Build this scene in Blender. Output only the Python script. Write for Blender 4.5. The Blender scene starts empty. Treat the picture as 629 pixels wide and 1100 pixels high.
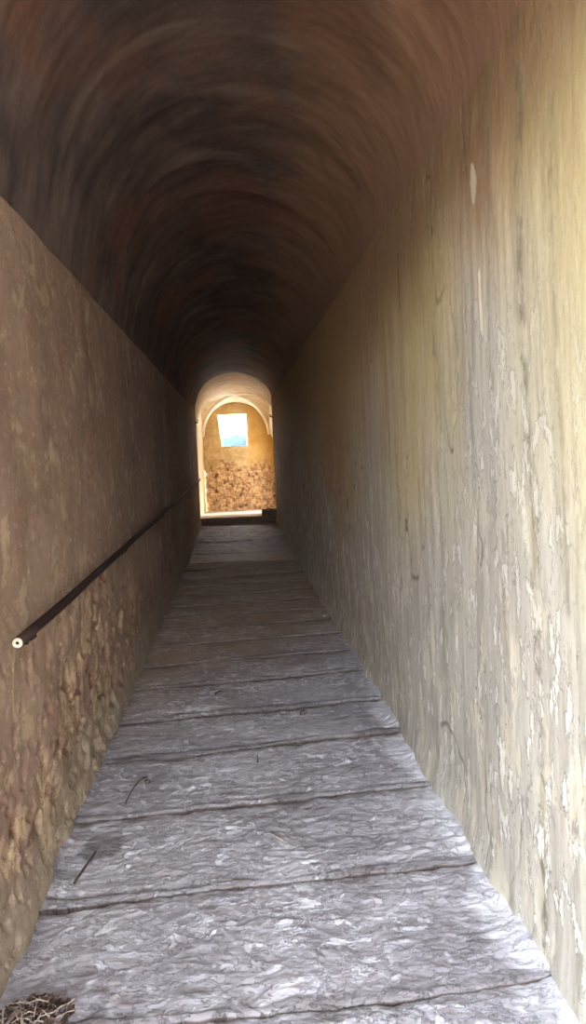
import bpy, math, random
import numpy as np
from mathutils import Matrix, Vector

random.seed(7)
SC = bpy.context.scene
COL = SC.collection
PI = math.pi
SLOPE = math.tan(math.radians(2.5))      # the stair climbs gently away from the camera


def R(y):                                # rise of the passage axis at distance y
    return y * SLOPE


# ------------------------------------------------------------------ noise
def _hash(ix, iy, seed):
    h = (ix.astype(np.int64) * 374761393 + iy.astype(np.int64) * 668265263 + seed * 1442695041) & 0xFFFFFFFF
    h = ((h ^ (h >> 13)) * 1274126177) & 0xFFFFFFFF
    return h ^ (h >> 16)


def perlin(x, y, seed=0):
    x = np.asarray(x, float); y = np.asarray(y, float)
    x, y = np.broadcast_arrays(x, y)
    ix = np.floor(x); iy = np.floor(y)
    fx = x - ix; fy = y - iy
    u = fx * fx * fx * (fx * (fx * 6 - 15) + 10)
    v = fy * fy * fy * (fy * (fy * 6 - 15) + 10)

    def g(dx, dy):
        a = _hash(ix + dx, iy + dy, seed) / 4294967296.0 * 2 * PI
        return np.cos(a) * (fx - dx) + np.sin(a) * (fy - dy)
    a = g(0, 0) * (1 - u) + g(1, 0) * u
    b = g(0, 1) * (1 - u) + g(1, 1) * u
    return (a * (1 - v) + b * v) * 1.5


def fbm(x, y, o=4, seed=0, gain=.5):
    s = 0; a = 1; n = 0
    for i in range(o):
        s = s + a * perlin(x * 2 ** i, y * 2 ** i, seed + i * 17); n += a; a *= gain
    return s / n


def ridged(x, y, o=3, seed=0, gain=.55):
    s = 0; a = 1; n = 0
    for i in range(o):
        s = s + a * (1 - np.abs(perlin(x * 2 ** i, y * 2 ** i, seed + i * 31)) * 2.2); n += a; a *= gain
    return s / n


def worley(x, y, seed=0):
    x = np.asarray(x, float); y = np.asarray(y, float)
    ix = np.floor(x); iy = np.floor(y)
    d1 = np.full(x.shape, 9.); d2 = np.full(x.shape, 9.); cid = np.zeros(x.shape)
    for dx in (-1, 0, 1):
        for dy in (-1, 0, 1):
            h = _hash(ix + dx, iy + dy, seed); h2 = _hash(ix + dx, iy + dy, seed + 99)
            px = ix + dx + .15 + .7 * h / 4294967296.; py = iy + dy + .15 + .7 * h2 / 4294967296.
            d = np.hypot(px - x, py - y)
            m = d < d1
            d2 = np.where(m, d1, np.minimum(d2, d)); cid = np.where(m, h / 4294967296., cid); d1 = np.where(m, d, d1)
    return d1, d2, cid


def sm(a, b, x):
    t = np.clip((x - a) / (b - a), 0, 1)
    return t * t * (3 - 2 * t)


# ------------------------------------------------------------------ mesh helpers
def grid_obj(name, P, mat, parent=None, attrs=None, flip=False, keep=None):
    n, m = P.shape[:2]
    idx = np.arange(n * m).reshape(n, m)
    q = np.stack([idx[:-1, :-1], idx[1:, :-1], idx[1:, 1:], idx[:-1, 1:]], -1)
    if keep is not None:
        q = q[keep]
    q = q.reshape(-1, 4)
    if flip:
        q = q[:, ::-1]
    me = bpy.data.meshes.new(name)
    me.vertices.add(n * m); me.vertices.foreach_set('co', P.reshape(-1).astype(np.float32))
    me.loops.add(q.size); me.loops.foreach_set('vertex_index', q.reshape(-1).astype(np.int32))
    me.polygons.add(len(q)); me.polygons.foreach_set('loop_start', (np.arange(len(q)) * 4).astype(np.int32))
    me.update(calc_edges=True)
    me.polygons.foreach_set('use_smooth', np.ones(len(q), bool))
    for k, a in (attrs or {}).items():
        at = me.attributes.new(k, 'FLOAT', 'POINT'); at.data.foreach_set('value', a.reshape(-1).astype(np.float32))
    me.materials.append(mat)
    o = bpy.data.objects.new(name, me); COL.objects.link(o)
    if parent is not None:
        o.parent = parent
    return o


class MB:
    def __init__(s): s.v = []; s.f = []

    def add(s, v, f):
        b = len(s.v); s.v += [tuple(p) for p in v]; s.f += [tuple(i + b for i in q) for q in f]

    def tube(s, pts, r, seg=10, cap=True):
        pts = [Vector(p) for p in pts]; rs = r if isinstance(r, (list, tuple)) else [r] * len(pts)
        v = []; f = []
        for i, p in enumerate(pts):
            d = (pts[min(i + 1, len(pts) - 1)] - pts[max(i - 1, 0)]).normalized()
            up = Vector((0, 0, 1)) if abs(d.z) < .9 else Vector((1, 0, 0))
            a = d.cross(up).normalized(); b = a.cross(d)
            for k in range(seg):
                t = 2 * PI * k / seg; v.append(p + a * math.cos(t) * rs[i] + b * math.sin(t) * rs[i])
        for i in range(len(pts) - 1):
            for k in range(seg):
                k2 = (k + 1) % seg; f.append((i * seg + k, i * seg + k2, (i + 1) * seg + k2, (i + 1) * seg + k))
        if cap:
            f.append(tuple(range(seg))[::-1]); f.append(tuple((len(pts) - 1) * seg + k for k in range(seg)))
        s.add(v, f)

    def build(s, name, mat, parent=None, smooth=False):
        me = bpy.data.meshes.new(name); me.from_pydata(s.v, [], s.f); me.update()
        if smooth:
            me.polygons.foreach_set('use_smooth', np.ones(len(me.polygons), bool))
        me.materials.append(mat)
        o = bpy.data.objects.new(name, me); COL.objects.link(o)
        if parent is not None:
            o.parent = parent
        return o


def rock_mesh(name, dims, mat, rough=.12, seed=0, loc=(0, 0, 0), rot=0, power=.35, n=26, parent=None):
    """rounded, knapped block: a cube-ish superellipsoid with noise"""
    th = np.linspace(-PI / 2, PI / 2, n); ph = np.linspace(0, 2 * PI, 2 * n)
    T, F = np.meshgrid(th, ph, indexing='ij')
    s = lambda a: np.sign(a) * np.abs(a) ** power
    x = s(np.cos(T)) * s(np.cos(F)); y = s(np.cos(T)) * s(np.sin(F)); z = s(np.sin(T))
    k = 1 + rough * fbm(x * 1.7 + z * 1.3, y * 1.7 - z * .9, 3, seed)
    k[:, -1] = k[:, 0]
    P = np.stack([x * k * dims[0] / 2, y * k * dims[1] / 2, (z * k) * dims[2] / 2], -1)
    o = grid_obj(name, P, mat, flip=False, parent=parent)
    o.location = loc; o.rotation_euler.z = rot
    return o


def struct(o): o['kind'] = 'structure'; return o


def tag(o, label, cat, group=None, kind=None):
    o['label'] = label; o['category'] = cat
    if group: o['group'] = group
    if kind: o['kind'] = kind
    return o


def empty(name, loc=(0, 0, 0)):
    o = bpy.data.objects.new(name, None); COL.objects.link(o); o.location = loc; o.empty_display_size = .1
    return o


# ------------------------------------------------------------------ material helpers
class NT:
    def __init__(s, name, rough=.9, spec=.25):
        s.m = bpy.data.materials.new(name); s.m.use_nodes = True
        s.t = s.m.node_tree; s.b = s.t.nodes['Principled BSDF']
        s.b.inputs['Roughness'].default_value = rough
        s.b.inputs['Specular IOR Level'].default_value = spec
        s.co = s.t.nodes.new('ShaderNodeTexCoord').outputs['Object']

    def n(s, typ, **k):
        x = s.t.nodes.new(typ)
        for a, v in k.items(): setattr(x, a, v)
        return x

    def link(s, a, b): s.t.links.new(a, b)

    def mapped(s, scale=(1, 1, 1), loc=(0, 0, 0), rot=(0, 0, 0), src=None):
        m = s.n('ShaderNodeMapping'); m.inputs['Scale'].default_value = scale
        m.inputs['Location'].default_value = loc; m.inputs['Rotation'].default_value = rot
        s.link(src or s.co, m.inputs['Vector']); return m.outputs[0]

    def noise(s, vec, scale=1, detail=6, rough=.6, dist=0, ridge=False):
        x = s.n('ShaderNodeTexNoise')
        x.inputs['Scale'].default_value = scale; x.inputs['Detail'].default_value = detail
        x.inputs['Roughness'].default_value = rough; x.inputs['Distortion'].default_value = dist
        s.link(vec, x.inputs['Vector']); return x.outputs['Fac']

    def ramp(s, v, a, b, c0=0., c1=1.):
        x = s.n('ShaderNodeMapRange', interpolation_type='SMOOTHSTEP')
        x.inputs['From Min'].default_value = a; x.inputs['From Max'].default_value = b
        x.inputs['To Min'].default_value = c0; x.inputs['To Max'].default_value = c1
        s.link(v, x.inputs['Value']); return x.outputs['Result']

    def math(s, op, a, b=None):
        x = s.n('ShaderNodeMath', operation=op)
        for i, v in enumerate((a, b)):
            if v is None: continue
            if isinstance(v, (int, float)): x.inputs[i].default_value = v
            else: s.link(v, x.inputs[i])
        return x.outputs[0]

    def mix(s, f, a, b, mode='MIX'):
        x = s.n('ShaderNodeMix', data_type='RGBA', blend_type=mode)
        if isinstance(f, (int, float)): x.inputs['Factor'].default_value = f
        else: s.link(f, x.inputs['Factor'])
        for i, v in ((6, a), (7, b)):
            if isinstance(v, tuple): x.inputs[i].default_value = (*v, 1)
            else: s.link(v, x.inputs[i])
        return x.outputs[2]

    def attr(s, name):
        x = s.n('ShaderNodeAttribute', attribute_name=name); return x.outputs['Fac']

    def axis(s, which):
        x = s.n('ShaderNodeSeparateXYZ'); s.link(s.co, x.inputs[0]); return x.outputs[which]

    def color(s, c):
        if isinstance(c, tuple): s.b.inputs['Base Color'].default_value = (*c, 1)
        else: s.link(c, s.b.inputs['Base Color'])

    def bump(s, h, dist=.01, strength=1.):
        x = s.n('ShaderNodeBump'); x.inputs['Distance'].default_value = dist; x.inputs['Strength'].default_value = strength
        s.link(h, x.inputs['Height'])
        if s.b.inputs['Normal'].is_linked:
            s.link(s.b.inputs['Normal'].links[0].from_socket, x.inputs['Normal'])
        s.link(x.outputs[0], s.b.inputs['Normal'])


def C(r, g, b):      # sRGB 0-255 -> linear
    f = lambda c: ((c / 255 + .055) / 1.055) ** 2.4 if c > 10 else c / 255 / 12.92
    return (f(r), f(g), f(b))


# right wall: streaked, flaking limewash over ochre plaster
def mat_right():
    m = NT('limewash_plaster_streaked')
    st = m.noise(m.mapped((2, 9, .8)), 2.0, 8, .66)
    st2 = m.noise(m.mapped((2, 15, 1.0), (3, 1, 4)), 1.5, 6, .65)
    big = m.noise(m.mapped((1, .7, .7), (5, 2, 9)), 1.0, 3, .55)
    z = m.axis(2); y = m.axis(1)
    zrel = m.math('SUBTRACT', z, m.math('MULTIPLY', y, SLOPE))
    warp = m.math('ADD', zrel, m.math('MULTIPLY', m.math('SUBTRACT', big, .5), 2.2))
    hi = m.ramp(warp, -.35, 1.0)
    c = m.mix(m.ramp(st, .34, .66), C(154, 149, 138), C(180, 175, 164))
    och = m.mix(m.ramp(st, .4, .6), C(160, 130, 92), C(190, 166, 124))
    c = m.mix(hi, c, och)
    yl = m.noise(m.mapped((1, .9, .45), (1, 7, 3)), 1.3, 3, .5)
    c = m.mix(m.math('MULTIPLY', m.ramp(yl, .46, .66), m.ramp(zrel, -.9, .2, .0, .45)), c, C(190, 176, 116))
    c = m.mix(m.math('MULTIPLY', m.ramp(m.math('ADD', m.math('MULTIPLY', m.math('SUBTRACT', warp, zrel), .5), zrel), .35, 1.0), .9), c, C(122, 94, 68))
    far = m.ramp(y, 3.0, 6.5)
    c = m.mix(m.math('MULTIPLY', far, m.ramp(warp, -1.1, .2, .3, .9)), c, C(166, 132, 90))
    alg = m.math('MULTIPLY', m.ramp(m.math('ADD', y, m.math('MULTIPLY', yl, .8)), 2.75, 2.2), m.math('MULTIPLY', m.ramp(zrel, -.5, .3), m.ramp(zrel, 1.15, .8)))
    c = m.mix(m.math('MULTIPLY', alg, .42), c, C(174, 166, 122))
    flk = m.noise(m.mapped((1, 10, 5), (2, 8, 8)), 2, 7, .7)
    for y0_, w_, k_ in ((2.07, .05, .75), (2.32, .04, .4), (3.05, .06, .4), (1.86, .03, .4)):
        dd = m.math('ABSOLUTE', m.math('SUBTRACT', m.math('ADD', y, m.math('MULTIPLY', m.math('SUBTRACT', big, .5), .15)), y0_))
        c = m.mix(m.math('MULTIPLY', m.math('MULTIPLY', m.ramp(dd, w_, 0), m.ramp(flk, .42, .6)), k_), c, C(98, 90, 70))
    # soot and damp runs
    run = m.ramp(st2, .55, .68)
    c = m.mix(m.math('MULTIPLY', run, .3), c, C(124, 108, 84))
    pal = m.noise(m.mapped((3, 10, 3.8), (9, 2, 2)), 1.8, 8, .68)
    c = m.mix(m.math('MULTIPLY', m.ramp(pal, .555, .575), m.ramp(warp, .3, -.9, .06, .8)), c, C(206, 203, 194))
    fine = m.noise(m.mapped((1, 9, 4)), 7, 6, .7)
    c = m.mix(m.ramp(fine, .58, .70, 0, .45), c, C(118, 108, 90))
    # flaked layer attribute: paler fresh plaster
    c = m.mix(m.math('MULTIPLY', m.attr('flake'), .8), c, C(214, 205, 178))
    c = m.mix(m.math('MULTIPLY', m.attr('hole'), 1.), c, C(34, 26, 20))
    edge_ = m.ramp(m.math('ABSOLUTE', m.math('SUBTRACT', pal, .548)), .010, .002)
    c = m.mix(m.math('MULTIPLY', edge_, m.ramp(warp, 1.2, -.8, .0, .3)), c, C(104, 94, 78))
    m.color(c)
    m.bump(m.noise(m.mapped((1, 3, 1.6)), 9, 8, .7), .008, .45)
    m.bump(m.math('MULTIPLY', m.ramp(pal, .55, .575), m.ramp(warp, .3, -.7)), .004, .8)
    return m.m


def mat_left():
    m = NT('bare_brown_plaster')
    big = m.noise(m.mapped((1, .8, .8), (2, 3, 1)), 1.3, 4, .55)
    st = m.noise(m.mapped((1, 5, .9), (7, 1, 1)), 1.6, 6, .6)
    med = m.noise(m.mapped((1, 1, 1)), 5, 7, .65, .6)
    c = m.mix(m.ramp(big, .35, .65), C(126, 102, 88), C(148, 124, 106))
    c = m.mix(m.ramp(st, .48, .68, 0, .5), c, C(126, 110, 92))
    c = m.mix(m.ramp(med, .56, .66, 0, .45), c, C(154, 108, 90))
    c = m.mix(m.ramp(med, .46, .36, 0, .4), c, C(196, 174, 140))
    c = m.mix(m.math('MULTIPLY', m.attr('damage'), .75), c, m.mix(m.ramp(med, .42, .6), C(152, 124, 98), C(204, 178, 144)))
    c = m.mix(m.math('MULTIPLY', m.attr('hole'), .85), c, C(92, 54, 38))
    zr = m.math('SUBTRACT', m.axis(2), m.math('MULTIPLY', m.axis(1), SLOPE))
    c = m.mix(m.ramp(m.math('ADD', zr, m.math('MULTIPLY', m.math('SUBTRACT', big, .5), .6)), -1.2, -1.5, 0, .6), c, C(144, 134, 118))
    ln = m.math('ABSOLUTE', m.math('SUBTRACT', m.noise(m.mapped((1, 1.3, .9), (8, 2, 2)), 5, 8, .7), .5))
    c = m.mix(m.math('MULTIPLY', m.ramp(ln, .02, .002), m.math('ADD', m.math('MULTIPLY', m.attr('damage'), .5), .12)), c, C(86, 58, 42))
    gr = m.noise(m.mapped((1, .7, 1), (6, 6, 6)), 26, 6, .75)
    c = m.mix(m.ramp(gr, .55, .66, 0, .35), c, C(206, 182, 152))
    c = m.mix(m.ramp(gr, .45, .36, 0, .35), c, C(96, 72, 56))
    m.color(c)
    m.bump(m.noise(m.mapped((1, .8, 1)), 16, 9, .75), .012, .6)
    ln = m.math('ABSOLUTE', m.math('SUBTRACT', m.noise(m.mapped((1, 1.3, .9), (8, 2, 2)), 5, 8, .7), .5))
    m.bump(m.ramp(ln, .03, .0), .004, .5)
    return m.m


def mat_vault():
    m = NT('dark_vault_plaster')  # dark mottled plaster, browner and lighter towards the right side
    ring = m.noise(m.mapped((.9, 1.9, .9), (2, 0, 4)), 1.3, 4, .5, .8)
    blot = m.noise(m.mapped((1, .7, 1), (4, 4, 4)), 1.7, 6, .62, .5)
    red = m.noise(m.mapped((1, .6, 1), (9, 1, 2)), 1.5, 3, .5)
    c = m.mix(m.ramp(blot, .36, .66), C(70, 59, 58), C(98, 83, 76))
    c = m.mix(m.ramp(ring, .52, .68, 0, .4), c, C(134, 118, 106))
    c = m.mix(m.ramp(ring, .48, .34, 0, .35), c, C(60, 50, 50))
    c = m.mix(m.ramp(red, .48, .64, 0, .6), c, C(116, 80, 66))
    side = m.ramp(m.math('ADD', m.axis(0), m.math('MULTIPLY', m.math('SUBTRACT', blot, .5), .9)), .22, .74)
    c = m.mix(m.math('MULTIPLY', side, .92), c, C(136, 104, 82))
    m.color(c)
    m.bump(ring, .008, .35)
    m.bump(m.noise(m.mapped((1, 1.6, 1)), 8, 8, .65), .012, .45)
    return m.m


def mat_steps():
    m = NT('worn_lime_washed_stone', .75, .3)
    lo = m.noise(m.mapped((1, 1, 1)), 2.2, 5, .6)
    wv = m.noise(m.mapped((3, 4.4, 3)), 3.0, 8, .7, .3)
    c = m.mix(m.ramp(lo, .35, .65), C(156, 152, 160), C(184, 181, 189))
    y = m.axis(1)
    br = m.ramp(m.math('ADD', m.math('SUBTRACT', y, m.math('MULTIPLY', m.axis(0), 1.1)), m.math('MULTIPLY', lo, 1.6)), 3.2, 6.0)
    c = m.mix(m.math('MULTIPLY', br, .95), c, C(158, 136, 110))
    c = m.mix(m.ramp(wv, .50, .36, 0, .5), c, C(128, 116, 118))
    fl = m.noise(m.mapped((4, 5, 3), (1, 1, 1)), 2.6, 8, .66, .5)
    ln = m.math('ABSOLUTE', m.math('SUBTRACT', m.noise(m.mapped((4, 6.5, 3), (5, 2, 1)), 1.9, 6, .62, .4), .5))
    lin = m.ramp(ln, .022, .004)
    ln2 = m.math('ABSOLUTE', m.math('SUBTRACT', m.noise(m.mapped((3, 6, 3), (15, 2, 1)), 2.6, 7, .66, .3), .5))
    lin2 = m.ramp(ln2, .016, .003)
    patch = m.noise(m.mapped((1, 1.2, 1), (3, 5, 1)), 2.0, 2, .5)
    pm = m.ramp(patch, .42, .58, .12, 1.)
    f = m.math('MULTIPLY', m.math('MAXIMUM', m.ramp(fl, .57, .60), m.math('MULTIPLY', lin, .9)), pm)
    c = m.mix(m.math('MULTIPLY', lin2, .45), c, C(96, 88, 92))  # dark lines put cavity shade into the tread colour
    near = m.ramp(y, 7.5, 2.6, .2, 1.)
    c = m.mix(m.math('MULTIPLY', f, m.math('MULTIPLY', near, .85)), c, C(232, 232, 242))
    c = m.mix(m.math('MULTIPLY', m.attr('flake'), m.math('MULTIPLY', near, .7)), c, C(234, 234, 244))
    c = m.mix(m.attr('dirt_shade'), c, C(70, 60, 56))  # real dirt patches plus shade painted on risers and creases
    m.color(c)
    m.bump(m.math('ADD', m.ramp(fl, .55, .60), lin), .005, .9)
    m.bump(lin2, -.004, .6)
    m.bump(wv, .012, .5)
    return m.m


def mat_floor_far():
    m = NT('polished_cobble_floor', .58, .2)
    v = m.n('ShaderNodeTexVoronoi'); v.inputs['Scale'].default_value = 9; m.link(m.mapped((1, 1.6, 1)), v.inputs['Vector'])
    n = m.noise(m.co, 5, 5, .6)
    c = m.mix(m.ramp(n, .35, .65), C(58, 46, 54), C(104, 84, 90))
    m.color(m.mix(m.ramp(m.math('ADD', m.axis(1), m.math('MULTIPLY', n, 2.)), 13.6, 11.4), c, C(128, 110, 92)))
    m.bump(n, .05, .7)
    return m.m


def mat_room(name, a, b, c3):
    m = NT(name)
    n = m.noise(m.co, 2.2, 6, .6); n2 = m.noise(m.mapped((2, 2, .8), (4, 4, 4)), 3, 6, .65)
    c = m.mix(m.ramp(n, .38, .62), a, b); c = m.mix(m.ramp(n2, .52, .66, 0, .7), c, c3)
    m.color(c); m.bump(m.noise(m.co, 12, 6, .65), .015, .6)
    return m.m


def mat_back():
    m = NT('ochre_rubble_wall')
    n = m.noise(m.co, 3.2, 7, .65, .5); n2 = m.noise(m.mapped((1, 1, 1), (4, 4, 4)), 9, 6, .65, .8)
    pl = m.mix(m.ramp(n, .38, .62), C(176, 146, 96), C(198, 172, 124))
    pl = m.mix(m.ramp(n2, .56, .68, 0, .6), pl, C(176, 122, 58))
    rb = m.mix(m.ramp(n2, .38, .62), C(146, 108, 72), C(208, 166, 116))
    pl = m.mix(m.ramp(m.axis(0), .2, .6, 0, .6), pl, C(200, 150, 62))
    c = m.mix(m.attr('damage'), pl, rb)
    c = m.mix(m.math('MULTIPLY', m.attr('hole'), .8), c, C(92, 54, 30))
    m.color(c); m.bump(n2, .03, .6)
    return m.m


M_R = mat_right(); M_L = mat_left(); M_V = mat_vault(); M_S = mat_steps(); M_F = mat_floor_far()
M_ROOM = mat_room('cream_room_plaster', C(200, 178, 142), C(216, 196, 160), C(182, 152, 112))
M_RFLOOR = mat_room('room_stone_floor', C(188, 172, 156), C(206, 192, 176), C(160, 140, 122))
M_BACK = mat_back()


def simple(name, col, rough=.8, metal=0., bumpd=0., bs=30, spec=.3):
    m = NT(name, rough, spec); n = m.noise(m.co, bs, 5, .6)
    d = tuple(x * .6 for x in col)
    m.color(m.mix(m.ramp(n, .35, .65), d, col)); m.b.inputs['Metallic'].default_value = metal
    if bumpd: m.bump(n, bumpd, .6)
    return m.m



M_RAIL = simple('dark_painted_iron', C(52, 38, 36), .75, 0, .001, 60, .15)
M_CAP = simple('cream_plastic_plug', C(214, 196, 166), .6)
M_HOLE = simple('bore_shade', C(20, 14, 12), .9)
M_IRON = simple('rusty_iron', C(70, 46, 34), .8, .3, .002)
M_BLOCK = simple('dark_weathered_stone', C(104, 84, 72), .9, 0, .01, 14)
M_LEAF = simple('dead_leaf_brown', C(84, 66, 58), .8, 0, 0, 40)
M_LEAF2 = simple('dry_stalk_grey', C(176, 162, 148), .8, 0, 0, 40)
M_TWIG = simple('dark_twig_bark', C(66, 54, 48), .9, 0, 0, 60)
M_PEB = simple('grey_pebble', C(86, 76, 74), .8, 0, .002, 60)
M_STRAW = simple('pale_straw', C(190, 178, 156), .8)

# ------------------------------------------------------------------ passage dimensions
XL, XR0, XR1 = -.76, .84, .80
Y0, Y1 = 1.15, 15.2
ZF = -1.523


def xr(y): return XR0 + (XR1 - XR0) * np.clip((y - 6) / (Y1 - 6), 0, 1)
def xl(y): return XL + 0 * y
def springL(y): return .918 + 0 * y
def springR(y): return 1.19 - .12 * np.clip((y - 8) / 7, 0, 1)
def crown(y): return 1.85 - .20 * np.clip((y - 6) / (Y1 - 6), 0, 1)
def floorz(y): return ZF + .10 * np.clip((y - 10.5) / 4.6, 0, 1)      # relative to the axis


YM = -1.3                                # mouth of the passage, behind the camera
YL = .75                                 # the left wall starts here: the side entrance lies before it
geo = lambda a, n: a * (Y1 / a) ** np.linspace(0, 1, n)
ys_l = geo(YL, 860)
ys_r = np.concatenate([np.linspace(YM, 1.10, 40), geo(1.15, 760)])
ys_v = np.concatenate([np.linspace(YM, 1.10, 30), geo(1.15, 560)])


# ---- left wall
def left_wall():
    zs = np.linspace(0, 1, 330)
    Yg, T = np.meshgrid(ys_l, zs, indexing='ij')
    zb = floorz(Yg) - .10; zt = springL(Yg)
    Z = zb + (zt - zb) * T
    d = .018 * fbm(Yg * 1.1, Z * 1.2, 4, 3) + .003 * fbm(Yg * 5, Z * 6, 4, 8)
    d -= .006 * sm(.1, .4, fbm(Yg * 3, Z * 3.3, 4, 71))        # shallow trowelled patches
    h = Z - floorz(Yg)
    reg = sm(1.25, .25, h + .45 * fbm(Yg * 1.3, Z * 1.3, 3, 5)) * sm(7.0, 3.6, Yg)
    dm = sm(.02, .16, fbm(Yg * 2.6, Z * 2.6, 5, 41) + .16 * reg - .10) * reg
    band = np.exp(-((Yg - 3.75 - .35 * h) / .33) ** 2) * sm(1.15, .7, h)      # column of broken plaster
    dm = np.clip(dm + sm(.0, .22, fbm(Yg * 4, Z * 3.5, 4, 52) + .10) * band, 0, 1)
    w1, w2, cid = worley(Yg * 11, Z * 12, 9)
    stones = (w2 - w1)
    pit = sm(.12, .30, fbm(Yg * 9, Z * 10, 4, 77)) * np.clip(band * 1.2 + reg * .6, 0, 1)
    d -= dm * (.013 + .003 * (1 - sm(.0, .3, stones)) - .0015 * cid)
    d += (.002 * dm + .0008) * fbm(Yg * 14, Z * 11, 3, 95) + .0018 * dm * fbm(Yg * 34, Z * 24, 2, 96)
    d -= pit * .022
    d += .005 * reg * fbm(Yg * 2.2, Z * 3, 3, 91)
    d += .05 * sm(.22, 0, h) * (.6 + .5 * fbm(Yg * 2, Z * 2, 2, 13))    # mortar fillet at the foot
    # holes along the foot
    ft = sm(.25, .05, np.abs(h - .35)) * sm(.18, .4, fbm(Yg * 5, Z * 6, 3, 44)) * sm(10, 5, Yg)
    d -= .02 * ft; pit = np.clip(pit + ft, 0, 1)
    P = np.stack([xl(Yg) + d, Yg, Z + R(Yg)], -1)
    struct(grid_obj('wall_left', P, M_L, attrs={'damage': dm, 'hole': pit}, flip=True))


def right_wall():
    zs = np.linspace(0, 1, 330)
    Yg, T = np.meshgrid(ys_r, zs, indexing='ij')
    zb = floorz(Yg) - .10; zt = springR(Yg)
    Z = zb + (zt - zb) * T
    d = .016 * fbm(Yg * .9, Z * .7, 3, 23) + .0022 * fbm(Yg * 9, Z * 3.6, 4, 28) + .0012 * fbm(Yg * 26, Z * 12, 3, 29)
    h = Z - floorz(Yg)
    fl = sm(.17, .2, fbm(Yg * 6, Z * 2.6, 5, 61, .6) + .10 * sm(1.2, .0, h) - .05)
    d -= .002 * fl * sm(.6, -.4, Z)
    cr = sm(.965, .99, ridged(Yg * 3.1 + .2 * fbm(Yg * 9, Z * 6, 2, 6), Z * .8, 1, 15)) * sm(-.1, .2, fbm(Yg * 1.7, Z * 1.2, 2, 16))
    d -= .004 * cr
    nar = np.exp(-((Yg - 3.62) / .006) ** 2) * sm(.30, .36, Z) * sm(1.0, .7, Z)      # thin vertical slit high on the wall
    nar = np.exp(-((Yg - 3.63) / .007) ** 2) * sm(.66, .70, Z) * sm(.98, .92, Z)
    d -= .004 * nar
    # chipped L-shaped scar
    sc_ = np.exp(-((Yg - 2.45 - .03 * (Z - .4)) / .007) ** 2) * sm(.36, .38, Z) * sm(.60, .57, Z)
    d += .005 * sc_
    scar = np.exp(-(((Yg - 2.49) / .035) ** 2 + ((Z - .88) / .07) ** 2)) * 1.0
    scar = sm(.35, .45, scar + .25 * fbm(Yg * 20, Z * 12, 3, 12))
    d += .035 * sm(.18, 0, h) * (.6 + .8 * fbm(Yg * 3, Z * 3, 2, 33))
    P = np.stack([xr(Yg) - d, Yg, Z + R(Yg)], -1)
    att = {'flake': np.clip(sc_ + scar * .8 + .35 * fl * sm(.4, -.6, Z), 0, 1), 'hole': np.clip(nar + .55 * cr, 0, 1)}
    struct(grid_obj('wall_right', P, M_R, attrs=att))


def vault():
    th = np.linspace(0, PI, 260)
    yv = ys_v
    Yg, T = np.meshgrid(yv, th, indexing='ij')
    a = (xr(Yg) - xl(Yg)) / 2; xc = (xr(Yg) + xl(Yg)) / 2
    t = (1 - np.cos(T)) / 2
    base = springL(Yg) * (1 - t) + springR(Yg) * t
    s = np.sin(T)
    n = .022 * fbm(Yg * 2.2, T * .9, 4, 101) + .0025 * fbm(Yg * 6, T * 3, 3, 104)
    lip = .016 * np.exp(-(T / .10) ** 2) * (1 + fbm(Yg * 2, T * 0, 3, 8))
    n = n * sm(0, .5, PI - T)
    hj = springR(Yg); dR = .016 * fbm(Yg * .9, hj * .7, 3, 23) + .0022 * fbm(Yg * 9, hj * 3.6, 4, 28) + .0012 * fbm(Yg * 26, hj * 12, 3, 29)
    lipR = dR * sm(.6, 0, PI - T)
    r = 1 - n / .8
    X = xc - (a * r + lip - lipR) * np.cos(T)
    Z = base + (crown(Yg) - base) * s * r
    P = np.stack([X, Yg, Z + R(Yg)], -1)
    struct(grid_obj('ceiling', P, M_V, flip=False))


left_wall(); right_wall(); vault()


def outer_shell():
    # unseen masonry back added to block sky leaks, 25 cm outside the plaster
    th = np.linspace(0, PI, 40); yv = np.linspace(YM, Y1 + .3, 24)
    Yg, T = np.meshgrid(yv, th, indexing='ij')
    X = .04 - 1.06 * np.cos(T); Z = 1.0 + 1.12 * np.sin(T)
    struct(grid_obj('ceiling', np.stack([X, Yg, Z + R(Yg)], -1), M_EXTW))
    for nm, x, ya_ in (('wall_outer_left', -1.02, YL), ('wall_outer_right', 1.10, YM)):
        Yg, T = np.meshgrid(np.linspace(ya_, Y1 + .3, 20), np.linspace(-1.7, 1.0, 8), indexing='ij')
        struct(grid_obj(nm, np.stack([x + 0 * Yg, Yg, T + R(Yg)], -1), M_EXTW))
    K, T = np.meshgrid([0., 1.], th, indexing='ij')
    for yy in (Y1 + .3,):
        xi = .04 - (.80 + .26 * K) * np.cos(T); zi = 1.0 + (.66 + .46 * K) * np.sin(T)
        struct(grid_obj('wall_leak_cap', np.stack([xi, yy + 0 * T, zi + R(yy)], -1), M_EXTW))  # unseen end caps added to close gaps that let sky in
    for nm, x0_, x1_ in (('wall_leak_cap', -1.03, XL - .005), ('wall_leak_cap', XR1 + .005, 1.11)):
        X, Z = np.meshgrid(np.linspace(x0_, x1_, 4), np.linspace(-1.7, 1.35, 6), indexing='ij')
        struct(grid_obj(nm, np.stack([X, Y1 + .3 + 0 * X, Z + R(Y1)], -1), M_EXTW))
    X, Yq = np.meshgrid(np.linspace(-1.3, 1.4, 6), np.linspace(15.4, 21.0, 8), indexing='ij')
    struct(grid_obj('ceiling', np.stack([X, Yq, 2.62 + 0 * X], -1), M_EXTW))  # unseen slab over the room, added to keep sky out of vault gaps
    # end cheek of the left wall at the side entrance
    Z, X = np.meshgrid(np.linspace(-1.7, 1.0, 30), np.linspace(-1.03, XL, 12), indexing='ij')
    struct(grid_obj('wall_entrance_cheek', np.stack([X, YL + .01 * fbm(X * 4, Z * 4, 3, 2), Z + R(YL)], -1), M_EXTW))


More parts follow.
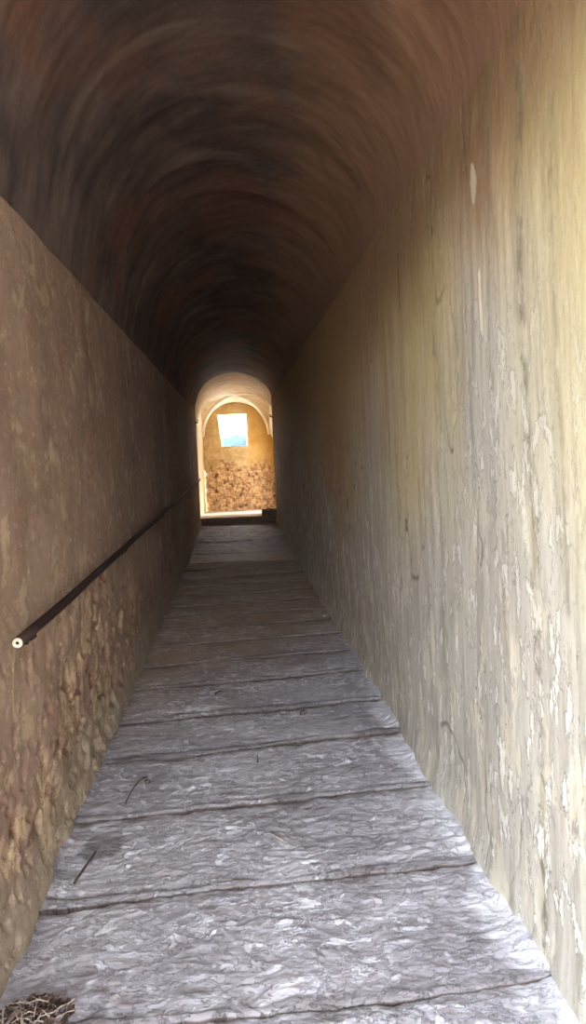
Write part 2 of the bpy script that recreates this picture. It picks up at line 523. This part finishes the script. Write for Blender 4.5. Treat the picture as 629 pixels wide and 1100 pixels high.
M_EXTW = simple('outer_masonry', C(150, 135, 110), .95, 0, 0, 3)
M_EXT = simple('sunlit_earth', C(170, 150, 118), .95, 0, 0, 2)
outer_shell()

# ------------------------------------------------------------------ staircase
SR = [1.42, 2.02, 2.64, 3.28, 3.93, 4.47, 5.10, 5.63, 6.17, 6.71, 7.17, 7.70, 8.26, 8.84, 9.50, 10.10, 10.70]
SL = [1.33, 1.94, 2.55, 3.16, 3.74, 4.32, 4.91, 5.45, 6.05, 6.60, 7.10, 7.60, 8.15, 8.70, 9.30, 9.95, 10.60]
stair = empty('staircase', (0, 1.4, ZF + R(1.4)))
tag(stair, 'long flight of shallow worn pale stone steps climbing between the plaster walls', 'staircase')
N = len(SR)


def edge(x, i):
    t = (x - XL) / (XR0 - XL)
    return SL[i] + (SR[i] - SL[i]) * t + .045 * fbm(x * 1.6, i * 3.7, 3, 200) + .018 * fbm(x * 9, i * 3.7, 4, 210)


def tread_level(i):       # level of tread i relative to the world, flat
    m = (SL[i] + SR[i]) / 2; nx = (SL[i + 1] + SR[i + 1]) / 2 if i + 1 < N else m + .57
    return ZF + R((m + nx) / 2) if True else 0


for i in range(N - 1):
    nc = 300 if i < 8 else 170
    nr = max(30, int(110 * 3.2 / max(3.0, SR[i])))
    xs = np.linspace(XL - .03, XR0 + .03, nc)
    f0 = edge(xs, i); f1 = edge(xs, i + 1)
    lv = tread_level(i); prev = tread_level(i - 1) if i else lv - .03
    rows = []; fk = []; dt = []
    ovx = .001 + (.011 if i < 4 else .018) * sm(.0, .35, fbm(xs * 2.4, (i + 1) * 4.3, 3, 270))
    # front skirt and riser
    wear = .010 * fbm(xs * 2.2, i * 5.1, 4, 240)
    rr = .018 + .03 * sm(-.3, .4, fbm(xs * 2.6, i * 2.9, 3, 260)) + .008 * fbm(xs * 17, i * 2.9, 2, 261)
    tl = lambda k: (.6 if k < 4 else .25) * R(.57)
    tilt = tl(i); lv0 = lv - tilt / 2; prev = prev + tl(i - 1) / 2; rise = lv0 - prev
    front = [(.0, -.14), (.0, -.03), (.000, 0.0), (.10, rise * .35), (.25, rise * .62), (.5, rise * .84), (.75, rise * .95), (1., rise * 1.0)]
    if i == N - 2: ovx = .0005
    for off, h in front:
        rows.append(np.stack([xs, f0 + off * rr, prev + h + (wear + .004 * fbm(xs * 25, off * 3 + i, 2, 262)) * sm(0, .02, h)], -1)); fk.append(0 * xs); dt.append(0 * xs + (1. if h <= 0 else .75 - .35 * h / max(rise, .01) if i < 4 else .85 - .25 * h / max(rise, .01)))  # dt paints shade onto the riser and its foot
    ts = np.linspace(0, 1, nr)
    for t in ts[1:]:
        ya = f0 + rr; yb = f1 - ovx
        y = ya + (yb - ya) * t
        base = lv0 + tilt * t + wear
        wx = xs + .10 * fbm(xs * 3, y * 3, 2, 300); wy = y + .05 * fbm(xs * 4, y * 4, 2, 301)
        rg = ridged(wx * 6.5 + i * 9, wy * 7, 4, 310)
        rg2 = ridged((wx + wy * .8) * 9 + i * 5, (wy - wx * .5) * 13, 2, 320)
        big = fbm(xs * 2.3, y * 2.3, 3, 305)
        z = base + .012 * big + .0045 * (rg - .4) + .003 * (rg2 - .4) + .0015 * fbm(xs * 60, y * 60, 2, 330)
        side = sm(.05, 0, xs - XL) + sm(.06, 0, XR0 - xs)
        z = z + .012 * side - .004 * (1 - np.minimum(sm(0, .12, t), sm(1, .9, t)))
        rows.append(np.stack([xs, y, z], -1))
        fk.append(sm(.62, .85, rg) * sm(-.1, .25, fbm(xs * 2, y * 2.6, 2, 340)) + .5 * sm(.7, .9, rg2) * sm(-.05, .2, fbm(xs * 3, y * 3, 2, 345)))
        pale = sm(.16, .05, XR0 - xs + .10 * fbm(xs * 6, y * 5, 4, 360)) * sm(5.5, 3.5, y)
        fk[-1] = np.clip(fk[-1] + 1.1 * pale, 0, 1.4)
        patch = .45 * sm(.10, .0, xs - XL + .05 * fbm(xs * 5, y * 4, 3, 365)) + .55 * sm(.35, .6, np.exp(-(((xs + .60) / .10) ** 2 + ((y - 2.93) / .10) ** 2)) + .3 * fbm(xs * 9, y * 9, 3, 361))
        dt.append(patch + (.4 if i < 4 else .5) * sm(.07, 0, t) * sm(-.4, .3, fbm(xs * 3, i * 2.2, 2, 351)) + .55 * sm(.95, 1., t) * sm(-.3, .2, fbm(xs * 2, i * 2.2, 2, 350)) + .0 * xs)  # dirt patch, plus painted shade at the nose and rear crease
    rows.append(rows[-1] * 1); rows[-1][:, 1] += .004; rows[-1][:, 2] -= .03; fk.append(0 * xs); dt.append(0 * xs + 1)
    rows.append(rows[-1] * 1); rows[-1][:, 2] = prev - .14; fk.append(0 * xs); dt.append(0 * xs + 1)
    P = np.stack(rows, 0)
    P[..., 1] -= 1.4; P[..., 2] -= ZF + R(1.4)
    o = grid_obj('step', P, M_S, parent=stair, attrs={'flake': np.clip(np.stack(fk), 0, 1), 'dirt_shade': np.clip(np.stack(dt), 0, 1)}, flip=True)

# the object-space of the step material is shifted by 1.4 m; upper passage floor
def upper_floor():
    xs = np.linspace(XL - .03, XR0 + .03, 150); t = np.linspace(0, 1, 420)
    X, T = np.meshgrid(xs, t, indexing='xy')
    y0 = edge(xs, N - 1)[None, :]
    Y = y0 + (Y1 + .06 - y0) * T
    w1, w2, cid = worley(X * 7, Y * 6.0, 21)
    zs = tread_level(N - 2) + .007
    ze = ZF + .10 + R(Y1)
    Z = zs + (ze - zs) * sm(0, 1, T) * .5 + (ze - zs) * T * .5 + .003 * sm(0, .25, w2 - w1) + .016 * fbm(X * 2, Y * 2, 3, 8) + .008 * cid
    for yy, hh in ((11.5, .008), (12.7, .01)):
        Z += hh * sm(0, .04, Y - yy - .05 * fbm(X * 2, 0 * X, 2, 5)) - hh * (Y - 10.6) / 4.6
    Z[0] -= .02
    struct(grid_obj('floor', np.stack([X, Y, Z], -1), M_F, flip=True))


upper_floor()


def bed():
    # unseen bed under steps and upper passage, added to stop light leaks
    Yg, X = np.meshgrid(np.linspace(1.2, 21.5, 50), np.linspace(-1.05, 1.12, 6), indexing='ij')
    struct(grid_obj('floor_leak_bed', np.stack([X, Yg, ZF - .16 + R(Yg)], -1), M_EXTW))


bed()

# ------------------------------------------------------------------ upper room
def A(y, z): return z + R(y)
ZR = A(15.3, -1.30)                     # room floor, level
CR = A(15.2, 1.64)                      # crown of the level room vaults
BX0, BX1 = -.85, .97
BY0, BY1 = 16.8, 20.5
SP = A(20.5, .50)                       # springing of the room vault

# barrel bay between passage and room
def band():
    th = np.linspace(0, PI, 90); yv = np.linspace(Y1 - .0, BY0, 40)
    Yg, T = np.meshgrid(yv, th, indexing='ij')
    f = sm(15.2, 16.8, Yg) * 0 + (Yg - Y1) / (BY0 - Y1)
    x0 = XL + (BX0 - XL) * f; x1 = XR1 + (BX1 - XR1) * f
    t = (1 - np.cos(T)) / 2
    y15 = Y1 + 0 * Yg
    b0 = A(Y1, springL(y15) * (1 - t) + springR(y15) * t)
    b = b0 + (SP - b0) * f
    c = A(Y1, crown(y15)) + (CR - A(Y1, crown(y15))) * f
    X = (x0 + x1) / 2 - (x1 - x0) / 2 * np.cos(T)
    Z = b + (c - b) * np.sin(T) * (1 + .01 * f * fbm(Yg * 3, T * 2, 3, 4))
    struct(grid_obj('ceiling', np.stack([X, Yg, Z], -1), M_ROOM))
    zs = np.linspace(0, 1, 60)
    Yg, T = np.meshgrid(yv, zs, indexing='ij')
    f = (Yg - Y1) / (BY0 - Y1)
    for nm, x0, x1, sgn, fl in (('wall_far_left', XL, BX0, 1, True), ('wall_far_right', XR1, BX1, -1, False)):
        b = A(Y1, .93 if sgn > 0 else 1.08) + (SP - A(Y1, .93 if sgn > 0 else 1.08)) * f + .02
        X = x0 + (x1 - x0) * f + sgn * .012 * fbm(Yg * 3, T * 5, 4, 6)
        struct(grid_obj(nm, np.stack([X, Yg, (ZR - .1) + (b - ZR + .1) * T], -1), M_ROOM, flip=fl))


band()


def groin():
    n = 97
    u = np.linspace(-1, 1, n)
    U, V = np.meshgrid(u, u, indexing='ij')
    b = lambda q: np.sqrt(np.clip(1 - q * q, 0, 1))
    hgt = np.maximum(b(U), b(V))
    X = (BX0 + BX1) / 2 + (BX1 - BX0) / 2 * U; Y = (BY0 + BY1) / 2 + (BY1 - BY0) / 2 * V
    Z = SP + (CR - SP) * hgt
    struct(grid_obj('ceiling', np.stack([X, Y, Z], -1), M_ROOM))


groin()


def ribs():  # pale ribs added to stand in for light along the vault edges
    n = 60; u = np.linspace(-1, 1, n)
    hw = .055
    for sgn in (1, -1):
        mb = MB(); rows = []
        for q in u:
            x = (BX0 + BX1) / 2 + (BX1 - BX0) / 2 * q; y = (BY0 + BY1) / 2 + (BY1 - BY0) / 2 * q * sgn
            z = SP + (CR - SP) * math.sqrt(max(0, 1 - q * q))
            t = Vector(((BX1 - BX0) / 2, (BY1 - BY0) / 2 * sgn, 0)).normalized(); sd = Vector((-t.y, t.x, 0))
            nrm = Vector((-t.x * q, -t.y * q, -math.sqrt(max(0, 1 - q * q)) - .05)).normalized()
            c = Vector((x, y, z))
            rows.append([c - sd * hw - nrm * .06, c - sd * hw * .8 + nrm * .025, c + nrm * .045, c + sd * hw * .8 + nrm * .025, c + sd * hw - nrm * .06])
        v = [p for r in rows for p in r]
        f = [(i * 5 + j, i * 5 + j + 1, (i + 1) * 5 + j + 1, (i + 1) * 5 + j) for i in range(n - 1) for j in range(4)]
        mb.add(v, f)
        struct(mb.build('edge_light_rib_1' if sgn > 0 else 'edge_light_rib_2', M_RIB, smooth=True))


M_RIB = mat_room('edge_light_plaster', C(236, 224, 200), C(242, 232, 212), C(226, 208, 180))
ribs()


def lune(name, x, fl):      # full-height side wall below the side arch
    v = np.linspace(-1, 1, 90); t = np.linspace(0, 1, 60)
    V, T = np.meshgrid(v, t, indexing='ij')
    top = SP + (CR - SP) * np.sqrt(np.clip(1 - V * V, 0, 1))
    Y = (BY0 + BY1) / 2 + (BY1 - BY0) / 2 * V
    Z = ZR - .1 + (top - ZR + .1) * T
    X = x + .012 * fbm(Y * 3, Z * 3, 4, 15)
    struct(grid_obj(name, np.stack([X, Y, Z], -1), M_ROOM, flip=fl))


lune('wall_far_left', BX0, True)


def right_side():
    ys_ = np.unique(np.concatenate([np.linspace(BY0, 17.7, 24), np.linspace(17.7, 19.3, 40), np.linspace(19.3, BY1, 30)]))
    t = np.linspace(0, 1, 60)
    V = (ys_ - (BY0 + BY1) / 2) / ((BY1 - BY0) / 2)
    top = SP + (CR - SP) * np.sqrt(np.clip(1 - V * V, 0, 1))
    q = (ys_ - 18.5) / .8
    bot = np.where(np.abs(q) < 1, ZR + 1.45 + .65 * np.sqrt(np.clip(1 - q * q, 0, 1)), ZR - .1)
    bot = np.minimum(bot, top - .02)
    Z = bot[:, None] + (top - bot)[:, None] * t[None]
    Yg = np.repeat(ys_[:, None], 60, 1)
    struct(grid_obj('wall_far_right', np.stack([BX1 + .20 * sm(SP + .1, SP - .4, Z) * sm(BY0, BY0 + .4, Yg) + .01 * fbm(Yg * 3, Z * 3, 3, 2), Yg, Z], -1), M_ROOM))


right_side()


def room_floor():
    xs = np.linspace(-1.0, 3.2, 120); y = np.linspace(15.42, 20.9, 160)
    X, Y = np.meshgrid(xs, y, indexing='xy')
    Z = ZR - .012 + .008 * fbm(X * 3, Y * 3, 3, 9)
    struct(grid_obj('floor', np.stack([X, Y, Z], -1), M_RFLOOR, flip=True))


room_floor()

# back wall with an unglazed window opening, rubble below
WX0, WX1 = -.43, .37
WZ0, WZ1 = A(20.5, .22), A(20.5, 1.10)


def back_wall():
    xs = np.unique(np.concatenate([np.linspace(-1.1, WX0, 40), np.linspace(WX0, WX1, 46), np.linspace(WX1, 3.2, 150)]))
    zs = np.unique(np.concatenate([np.linspace(ZR - .1, WZ0, 110), np.linspace(WZ0, WZ1, 50), np.linspace(WZ1, CR + .1, 24)]))
    X, Z = np.meshgrid(xs, zs, indexing='ij')
    h = Z - ZR
    dm = sm(.25, -.25, h - 1.25 + .5 * fbm(X * 1.7, Z * 1.7, 4, 2))
    w1, w2, cid = worley(X * 4.2 + .8 * fbm(X * 4, Z * 4, 3, 1), Z * 5.5 + .8 * fbm(X * 4, Z * 4, 3, 11), 5)
    gap = 1 - sm(0, .22, w2 - w1)
    pit = sm(.26, .4, fbm(X * 5, Z * 5, 4, 31)) * dm
    crk = sm(.93, .98, ridged(X * 1.6, Z * 1.6, 3, 35) + .12 * fbm(X * 9, Z * 9, 2, 1))
    d = .03 * fbm(X * 2.4, Z * 2.4, 4, 3) - dm * (.03 * gap + .04 * cid) - .05 * pit + .02 * (1 - dm)
    dx_ = np.maximum(np.maximum(WX0 - X, X - WX1), 0); dz_ = np.maximum(np.maximum(WZ0 - Z, Z - WZ1), 0)
    d = d * sm(0, .12, np.hypot(dx_, dz_)) 
    inw = (X >= WX0 - .001) & (X <= WX1 + .001) & (Z >= WZ0 - .001) & (Z <= WZ1 + .001)
    # ragged window edge
    Xs = X + 0; Zs = Z + 0
    Xs += np.where((np.abs(X - WX0) < .002) & (Z >= WZ0) & (Z <= WZ1), .08 * (WZ1 - Z) / (WZ1 - WZ0), 0)
    P = np.stack([Xs, 20.5 - d, Zs], -1)
    xm = (xs[:-1] + xs[1:]) / 2; zm = (zs[:-1] + zs[1:]) / 2
    keep = ~((xm[:, None] > WX0) & (xm[:, None] < WX1) & (zm[None] > WZ0) & (zm[None] < WZ1))
    o = struct(grid_obj('wall_back', P, M_BACK, attrs={'damage': dm, 'hole': np.clip(pit + .45 * gap * dm + .6 * crk, 0, 1)}, keep=keep))
    # reveals of the opening (splayed sill, two cheeks, head)
    def patch(a, b, c, d_, nm='window_1', mat=M_BACK):
        s = np.linspace(0, 1, 24); S, T = np.meshgrid(s, s, indexing='ij')
        a, b, c, d_ = map(np.array, (a, b, c, d_))
        P = (a * (1 - S[..., None]) + b * S[..., None]) * (1 - T[..., None]) + (d_ * (1 - S[..., None]) + c * S[..., None]) * T[..., None]
        P = P + (.012 * fbm(S * 4, T * 4, 3, 3) * np.sin(S * PI) * np.sin(T * PI))[..., None]
        return P
    ps = []
    yb = 20.95; e = 0.
    l0 = (WX0 + .08, 20.5, WZ0); l1 = (WX0 - e, 20.5, WZ1 + e)
    r0 = (WX1 + e, 20.5, WZ0 - e); r1 = (WX1 + e, 20.5, WZ1 + e)
    L0 = (WX0 + .12, yb, WZ0 + .0); L1 = (WX0 + .04, yb, WZ1 + .0); R0 = (WX1 - .02, yb, WZ0 + .0); R1 = (WX1 - .03, yb, WZ1 + .0)
    mb = MB()
    for q, fl in (((l0, L0, L1, l1), 0), ((r0, R0, R1, r1), 1), ((l0, L0, R0, r0), 1), ((l1, L1, R1, r1), 0)):
        Pq = patch(*q); n = 24
        v = Pq.reshape(-1, 3).tolist()
        f = [(i * n + j, (i + 1) * n + j, (i + 1) * n + j + 1, i * n + j + 1) for i in range(n - 1) for j in range(n - 1)]
        if fl: f = [t[::-1] for t in f]
        mb.add(v, f)
    struct(mb.build('window_1', M_BACK))


back_wall()

# arch lining, iron pins on both jambs where the passage ends
def pin(x, y, z, s, label):
    m = MB(); m.tube([(x, y, z), (x + s * .05, y - .01, z), (x + s * .055, y - .01, z + .05)], .014, 8)
    tag(m.build('iron_pin', M_IRON, smooth=True), label, 'iron pin')


pin(XR1 - .0, 15.05, A(15.1, .72), -1, 'short rusty iron hinge pin in the right wall at the bright archway')
pin(XL + .0, 15.05, A(15.1, .66), 1, 'short rusty iron hinge pin in the left wall at the bright archway')

# threshold stone and the dark block beside it
def beam(name, x0, x1, y0, y1, z0, z1, mat, seed, rough=.006):
    n = 40; k = 6
    prof = [(0, 0), (0, .5), (0, .85), (.05, 1), (.5, 1), (.95, 1), (1, .85), (1, 0), (0, 0)]
    xs = np.linspace(x0, x1, n)
    P = np.zeros((n, len(prof), 3))
    for j, (a, b) in enumerate(prof):
        P[:, j, 0] = xs; P[:, j, 1] = y0 + (y1 - y0) * a; P[:, j, 2] = z0 + (z1 - z0) * b
    nz = fbm(P[..., 0] * 9, P[..., 1] * 9 + P[..., 2] * 7, 3, seed) * rough
    P[..., 2] += nz; P[..., 1] += nz
    idx = np.arange(n * len(prof)).reshape(n, len(prof))
    mb = MB(); v = P.reshape(-1, 3).tolist()
    f = [(int(idx[i, j]), int(idx[i, j + 1]), int(idx[i + 1, j + 1]), int(idx[i + 1, j])) for i in range(n - 1) for j in range(len(prof) - 1)]
    f.append(tuple(int(a) for a in idx[0, :-1])[::-1]); f.append(tuple(int(a) for a in idx[-1, :-1]))
    mb.add(v, f); return mb.build(name, mat)


tag(beam('threshold_stone', XL - .0, XR1 + .0, 15.22, 15.46, ZR - .16, ZR + .012, M_BLOCK, 3),
    'dark worn stone threshold across the foot of the bright archway', 'threshold')
tag(beam('stone_block', .50, .80, 15.20, 15.40, ZR + .019, ZR + .155, M_BLOCK, 9, .012),
    'dark squared stone block on the right end of the archway threshold', 'block')

# ------------------------------------------------------------------ handrail
RX = -.711
ya, yb = 2.40, 14.95
def rz(y): return A(y, -.566 + (-.470 + .566) * (y - 2.4) / (14.9 - 2.4))
rail = empty('handrail', (RX, ya, rz(ya)))
tag(rail, 'long dark iron pipe handrail fixed along the brown left wall', 'handrail')
mb = MB()
npt = 60
pts = [(RX + .003 * math.sin(k * .7) - RX, (ya + (yb - ya) * k / npt) - ya, rz(ya + (yb - ya) * k / npt) - rz(ya) - .008 * math.sin(PI * ((ya + (yb - ya) * k / npt) % 2.5) / 2.5)) for k in range(npt + 1)]
mb.tube(pts, .0180, 16)
mb.build('rail_pipe', M_RAIL, rail, True)
# end plug: pale ring with a dark disc painted as the shade inside
mb = MB(); seg = 24
v = []; f = []
for r, dy in ((.0160, .001), (.0160, -.005), (.0142, -.008), (.0065, -.008), (.0055, -.004), (.0055, .001)):
    for k in range(seg):
        t = 2 * PI * k / seg; v.append((pts[0][0] + r * math.cos(t), pts[0][1] + dy, pts[0][2] + r * math.sin(t)))
for a in range(5):
    for k in range(seg):
        k2 = (k + 1) % seg; f.append((a * seg + k, a * seg + k2, (a + 1) * seg + k2, (a + 1) * seg + k))
mb.add(v, f); o = mb.build('end_plug', M_CAP, rail, True); o['label'] = 'pale round plug ring closing the lower pipe end'
mb = MB(); mb.tube([(pts[0][0], -.002, pts[0][2]), (pts[0][0], .0, pts[0][2])], .0058, 16)
mb.build('bore', M_HOLE, o)
for by in (2.62, 4.80, 7.3, 9.8, 12.3, 14.4):
    z = rz(by) - rz(ya); y = by - ya; m2 = MB()
    m2.tube([(0, y, z - .012), (-.004, y, z - .034), (-.02, y, z - .045), (-.042, y, z - .047), (-.056, y, z - .047)], [.006, .006, .006, .006, .008], 8)
    m2.tube([(-.03, y, z - .047), (-.055, y, z - .047)], .016, 12)
    m2.build('bracket', M_RAIL, rail, True)

# ------------------------------------------------------------------ litter on the steps
def ground_z(x, y):
    for i in range(N - 1):
        if y < edge(np.array([x]), i + 1)[0]: return tread_level(i)
    return tread_level(N - 2)


def twig(name, pts, r, mat, label, cat):
    mb = MB()
    P = [(x, y, ground_z(x, y) + dz) for x, y, dz in pts]
    for p in (P,):
        mb.tube(p, [r * (1 - .5 * i / len(p)) for i in range(len(p))], 6)
    return mb, P


def put_twig(pts, r, mat, label, fork=None):
    mb, P = twig('twig', pts, r, mat, label, 'twig')
    if fork:
        k, q = fork; b = P[k]; mb.tube([b, (b[0] + q[0], b[1] + q[1], b[2] + q[2])], [r * .7, r * .3], 6)
    tag(mb.build('twig', mat, smooth=True), label, 'twig')


put_twig([(-.545, 3.25, .012), (-.541, 3.33, .014), (-.53, 3.42, .016), (-.51, 3.50, .020), (-.485, 3.53, .016)], .0035, M_TWIG,
         'thin dark curved twig lying beside the pebble near the left wall', (3, (.035, -.01, .004)))
o = rock_mesh('pebble', (.026, .024, .018), M_PEB, .15, 3, (-.478, 3.48, ground_z(-.478, 3.48) + .012), .3, .8, 12)
tag(o, 'small round dark pebble on the stone tread next to the curved twig', 'pebble')
put_twig([(-.64, 2.66, .012), (-.63, 2.72, .014), (-.615, 2.79, .02), (-.60, 2.86, .024)], .005, M_TWIG,
         'short straight dark twig leaning by the foot of the left wall')
put_twig([(.075, 2.93, .014), (.09, 2.885, .016), (.12, 2.84, .014)], .0028, M_STRAW, 'tiny pale straw in the middle of the second visible tread')
put_twig([(.04, 3.62, .014), (.045, 3.66, .016), (.04, 3.71, .014)], .003, M_TWIG, 'tiny dark stick standing out on the tread beyond the straw')
o = rock_mesh('stone_chip', (.06, .03, .025), M_PEB, .3, 8, (-.17, 4.72, ground_z(-.17, 4.72) + .012), .6, .7, 12)
tag(o, 'small dark stone chip on a tread left of the middle', 'stone chip')
o = rock_mesh('stone_chip', (.05, .03, .03), M_PEB, .3, 18, (.33, 4.28, ground_z(.33, 4.28) + .012), .6, .7, 12)
tag(o, 'small dark stone chip on a tread right of the middle', 'stone chip')

# litter heap in the left corner at the very bottom
random.seed(11)
cx, cy = -.615, 2.03
def hz(x, y):
    return ground_z(x, y)
mbL = MB()
for k in range(170):
    a = random.uniform(0, 2 * PI); q = random.random() ** .6
    x = cx + .105 * q * math.cos(a); y = cy + .075 * q * math.sin(a); hh = .010 + .022 * (1 - q) * random.random()
    s = random.uniform(.008, .022); w = s * random.uniform(.35, .6)
    Rm = Matrix.Rotation(random.uniform(0, 6.3), 3, 'Z') @ Matrix.Rotation(random.uniform(-.9, .9), 3, 'X') @ Matrix.Rotation(random.uniform(-.7, .7), 3, 'Y')
    leaf = [(-s, 0, 0), (-s * .4, w, .003), (s * .5, w * .8, .004), (s, 0, 0), (s * .4, -w, .003), (-s * .5, -w * .8, .004), (0, 0, -.002)]
    v = [tuple(Rm @ Vector(p) + Vector((x, y, hz(x, y) + hh))) for p in leaf]
    mbL.add(v, [(6, 0, 1), (6, 1, 2), (6, 2, 3), (6, 3, 4), (6, 4, 5), (6, 5, 0)])
mbS = MB()
for k in range(46):
    a = random.uniform(0, 2 * PI); q = random.random() ** .6
    x = cx + .105 * q * math.cos(a); y = cy + .07 * q * math.sin(a); b = random.uniform(0, PI); l = random.uniform(.015, .04)
    z = hz(x, y) + .014 + .024 * (1 - q) * random.random()
    mbS.tube([(x - l * math.cos(b), y - l * math.sin(b), z), (x, y, z + random.uniform(0, .008)), (x + l * math.cos(b), y + l * math.sin(b), z + random.uniform(-.005, .006))], .0014, 5)
o = mbL.build('leaf_litter', M_LEAF)
tag(o, 'small heap of dead brown leaves and stalks on the lowest step by the left wall', 'leaf litter', kind='stuff')
t_ = mbS.build('stalk', M_LEAF2, o); t_['kind'] = 'stuff'; t_['label'] = 'pale dry stalks among the brown leaves'

# ------------------------------------------------------------------ outside: what gives the passage its light
def plane(name, corners, mat, n=8):
    a, b, c, d = map(np.array, corners)
    s = np.linspace(0, 1, n); S, T = np.meshgrid(s, s, indexing='ij')
    P = (a * (1 - S[..., None]) + b * S[..., None]) * (1 - T[..., None]) + (d * (1 - S[..., None]) + c * S[..., None]) * T[..., None]
    return struct(grid_obj(name, P.astype(float), mat))


zg = ZF + R(1.3)
plane('ground', [(-9, -9, zg - .03), (3, -9, zg - .03), (3, 1.5, zg - .03), (-9, 1.5, zg - .03)], M_EXT, 12)
plane('wall_sky_block', [(5, 12, 0 - 1.4), (5, 26, -1.4), (5, 26, ZR + 2.9), (5, 12, ZR + 2.9)], M_EXTW)  # unseen wall added to block horizon sky beyond the room's right opening
plane('wall_facade_left', [(-6, YL, zg - .1), (-1.02, YL, zg - .1), (-1.02, YL, 2.6), (-6, YL, 2.6)], M_EXTW)


# distant hill seen through the upper window
def hill():
    m = NT('hazy_blue_hillside', 1., 0.)
    n = m.noise(m.co, .02, 5, .6)
    m.color(m.mix(m.ramp(n, .4, .6), C(54, 66, 76), C(66, 78, 86)))
    xs = np.linspace(-260, 260, 700); v = np.linspace(0, 1, 50)
    X, V = np.meshgrid(xs, v, indexing='ij')
    prof = 69 + 5 * fbm(X * .006, 0 * X, 2, 5) + 3.5 * np.exp(-((X - 2) / 6) ** 2) + 2.0 * fbm(X * .22, 0 * X, 3, 8)
    Y = 700 + 350 * V; Z = -60 + (prof + 60) * np.sin(V * PI / 2) + 3 * fbm(X * .03, V * 8, 3, 9) * (1 - V)
    struct(grid_obj('hill', np.stack([X, Y, Z], -1), m.m, flip=True))


hill()

# ------------------------------------------------------------------ light
w = bpy.data.worlds.new('sky'); SC.world = w; w.use_nodes = True
bg = w.node_tree.nodes['Background']
wt = w.node_tree
tc = wt.nodes.new('ShaderNodeTexCoord'); sx = wt.nodes.new('ShaderNodeSeparateXYZ'); wt.links.new(tc.outputs['Generated'], sx.inputs[0])
mr = wt.nodes.new('ShaderNodeMapRange'); mr.interpolation_type = 'SMOOTHSTEP'
mr.inputs['From Min'].default_value = .05; mr.inputs['From Max'].default_value = .6
mr.inputs['To Min'].default_value = 19; mr.inputs['To Max'].default_value = 8
wt.links.new(sx.outputs[2], mr.inputs['Value']); wt.links.new(mr.outputs[0], bg.inputs['Strength'])
cm = wt.nodes.new('ShaderNodeMapRange'); cm.data_type = 'FLOAT_VECTOR'
cm.inputs[7].default_value = (.05, .05, .05); cm.inputs[8].default_value = (.6, .6, .6)
cm.inputs[9].default_value = (.96, .97, 1.0); cm.inputs[10].default_value = (.78, .88, 1.0)
cx_ = wt.nodes.new('ShaderNodeCombineXYZ')
for k_ in range(3): wt.links.new(sx.outputs[2], cx_.inputs[k_])
wt.links.new(cx_.outputs[0], cm.inputs[6]); wt.links.new(cm.outputs[1], bg.inputs['Color'])
sun = bpy.data.lights.new('sun', 'SUN'); sun.energy = 3.2; sun.angle = math.radians(1.0); sun.color = (1, .93, .82)
so = bpy.data.objects.new('sun', sun); COL.objects.link(so)
d = Vector((-.80, -.12, -.60)).normalized()
so.rotation_euler = d.to_track_quat('-Z', 'Y').to_euler()

# ------------------------------------------------------------------ camera
FPX = 800.
cam = bpy.data.cameras.new('camera'); co = bpy.data.objects.new('camera', cam); COL.objects.link(co)
cam.sensor_fit = 'VERTICAL'; cam.sensor_height = 24; cam.lens = 24 * FPX / 1100
cam.clip_start = .05; cam.clip_end = 3000
roll = math.radians(2.5)
px, py = (252 - 314.5) / FPX, (550 - 488) / FPX       # where the passage axis vanishes
u = px * math.cos(roll) - py * -math.sin(roll) * 1
# image (x right, y up) -> level frame
u = px * math.cos(roll) + py * math.sin(roll); v = -px * math.sin(roll) + py * math.cos(roll)
s = math.radians(2.5)
lo, hi = -.5, .5
for _ in range(60):
    th = (lo + hi) / 2
    val = (math.sin(th) + v * math.cos(th)) / math.sqrt(1 + u * u + v * v)
    if val < math.sin(s): lo = th
    else: hi = th
yaw = math.atan2(u, math.cos(th) - v * math.sin(th))
Rm = Matrix.Rotation(yaw, 4, 'Z') @ Matrix.Rotation(PI / 2 + th, 4, 'X') @ Matrix.Rotation(-roll * ROLLSIGN if False else 0, 4, 'Z')
Rm = Matrix.Rotation(yaw, 4, 'Z') @ Matrix.Rotation(PI / 2 + th, 4, 'X')
ROLL = roll
co.matrix_world = Rm @ Matrix.Rotation(-ROLL, 4, 'Z')
SC.camera = co

vs = SC.view_settings
SC.display_settings.display_device = 'sRGB'
vs.view_transform = 'Standard'; vs.look = 'None'; vs.gamma = 1; vs.use_curve_mapping = False
vs.exposure = 0.74
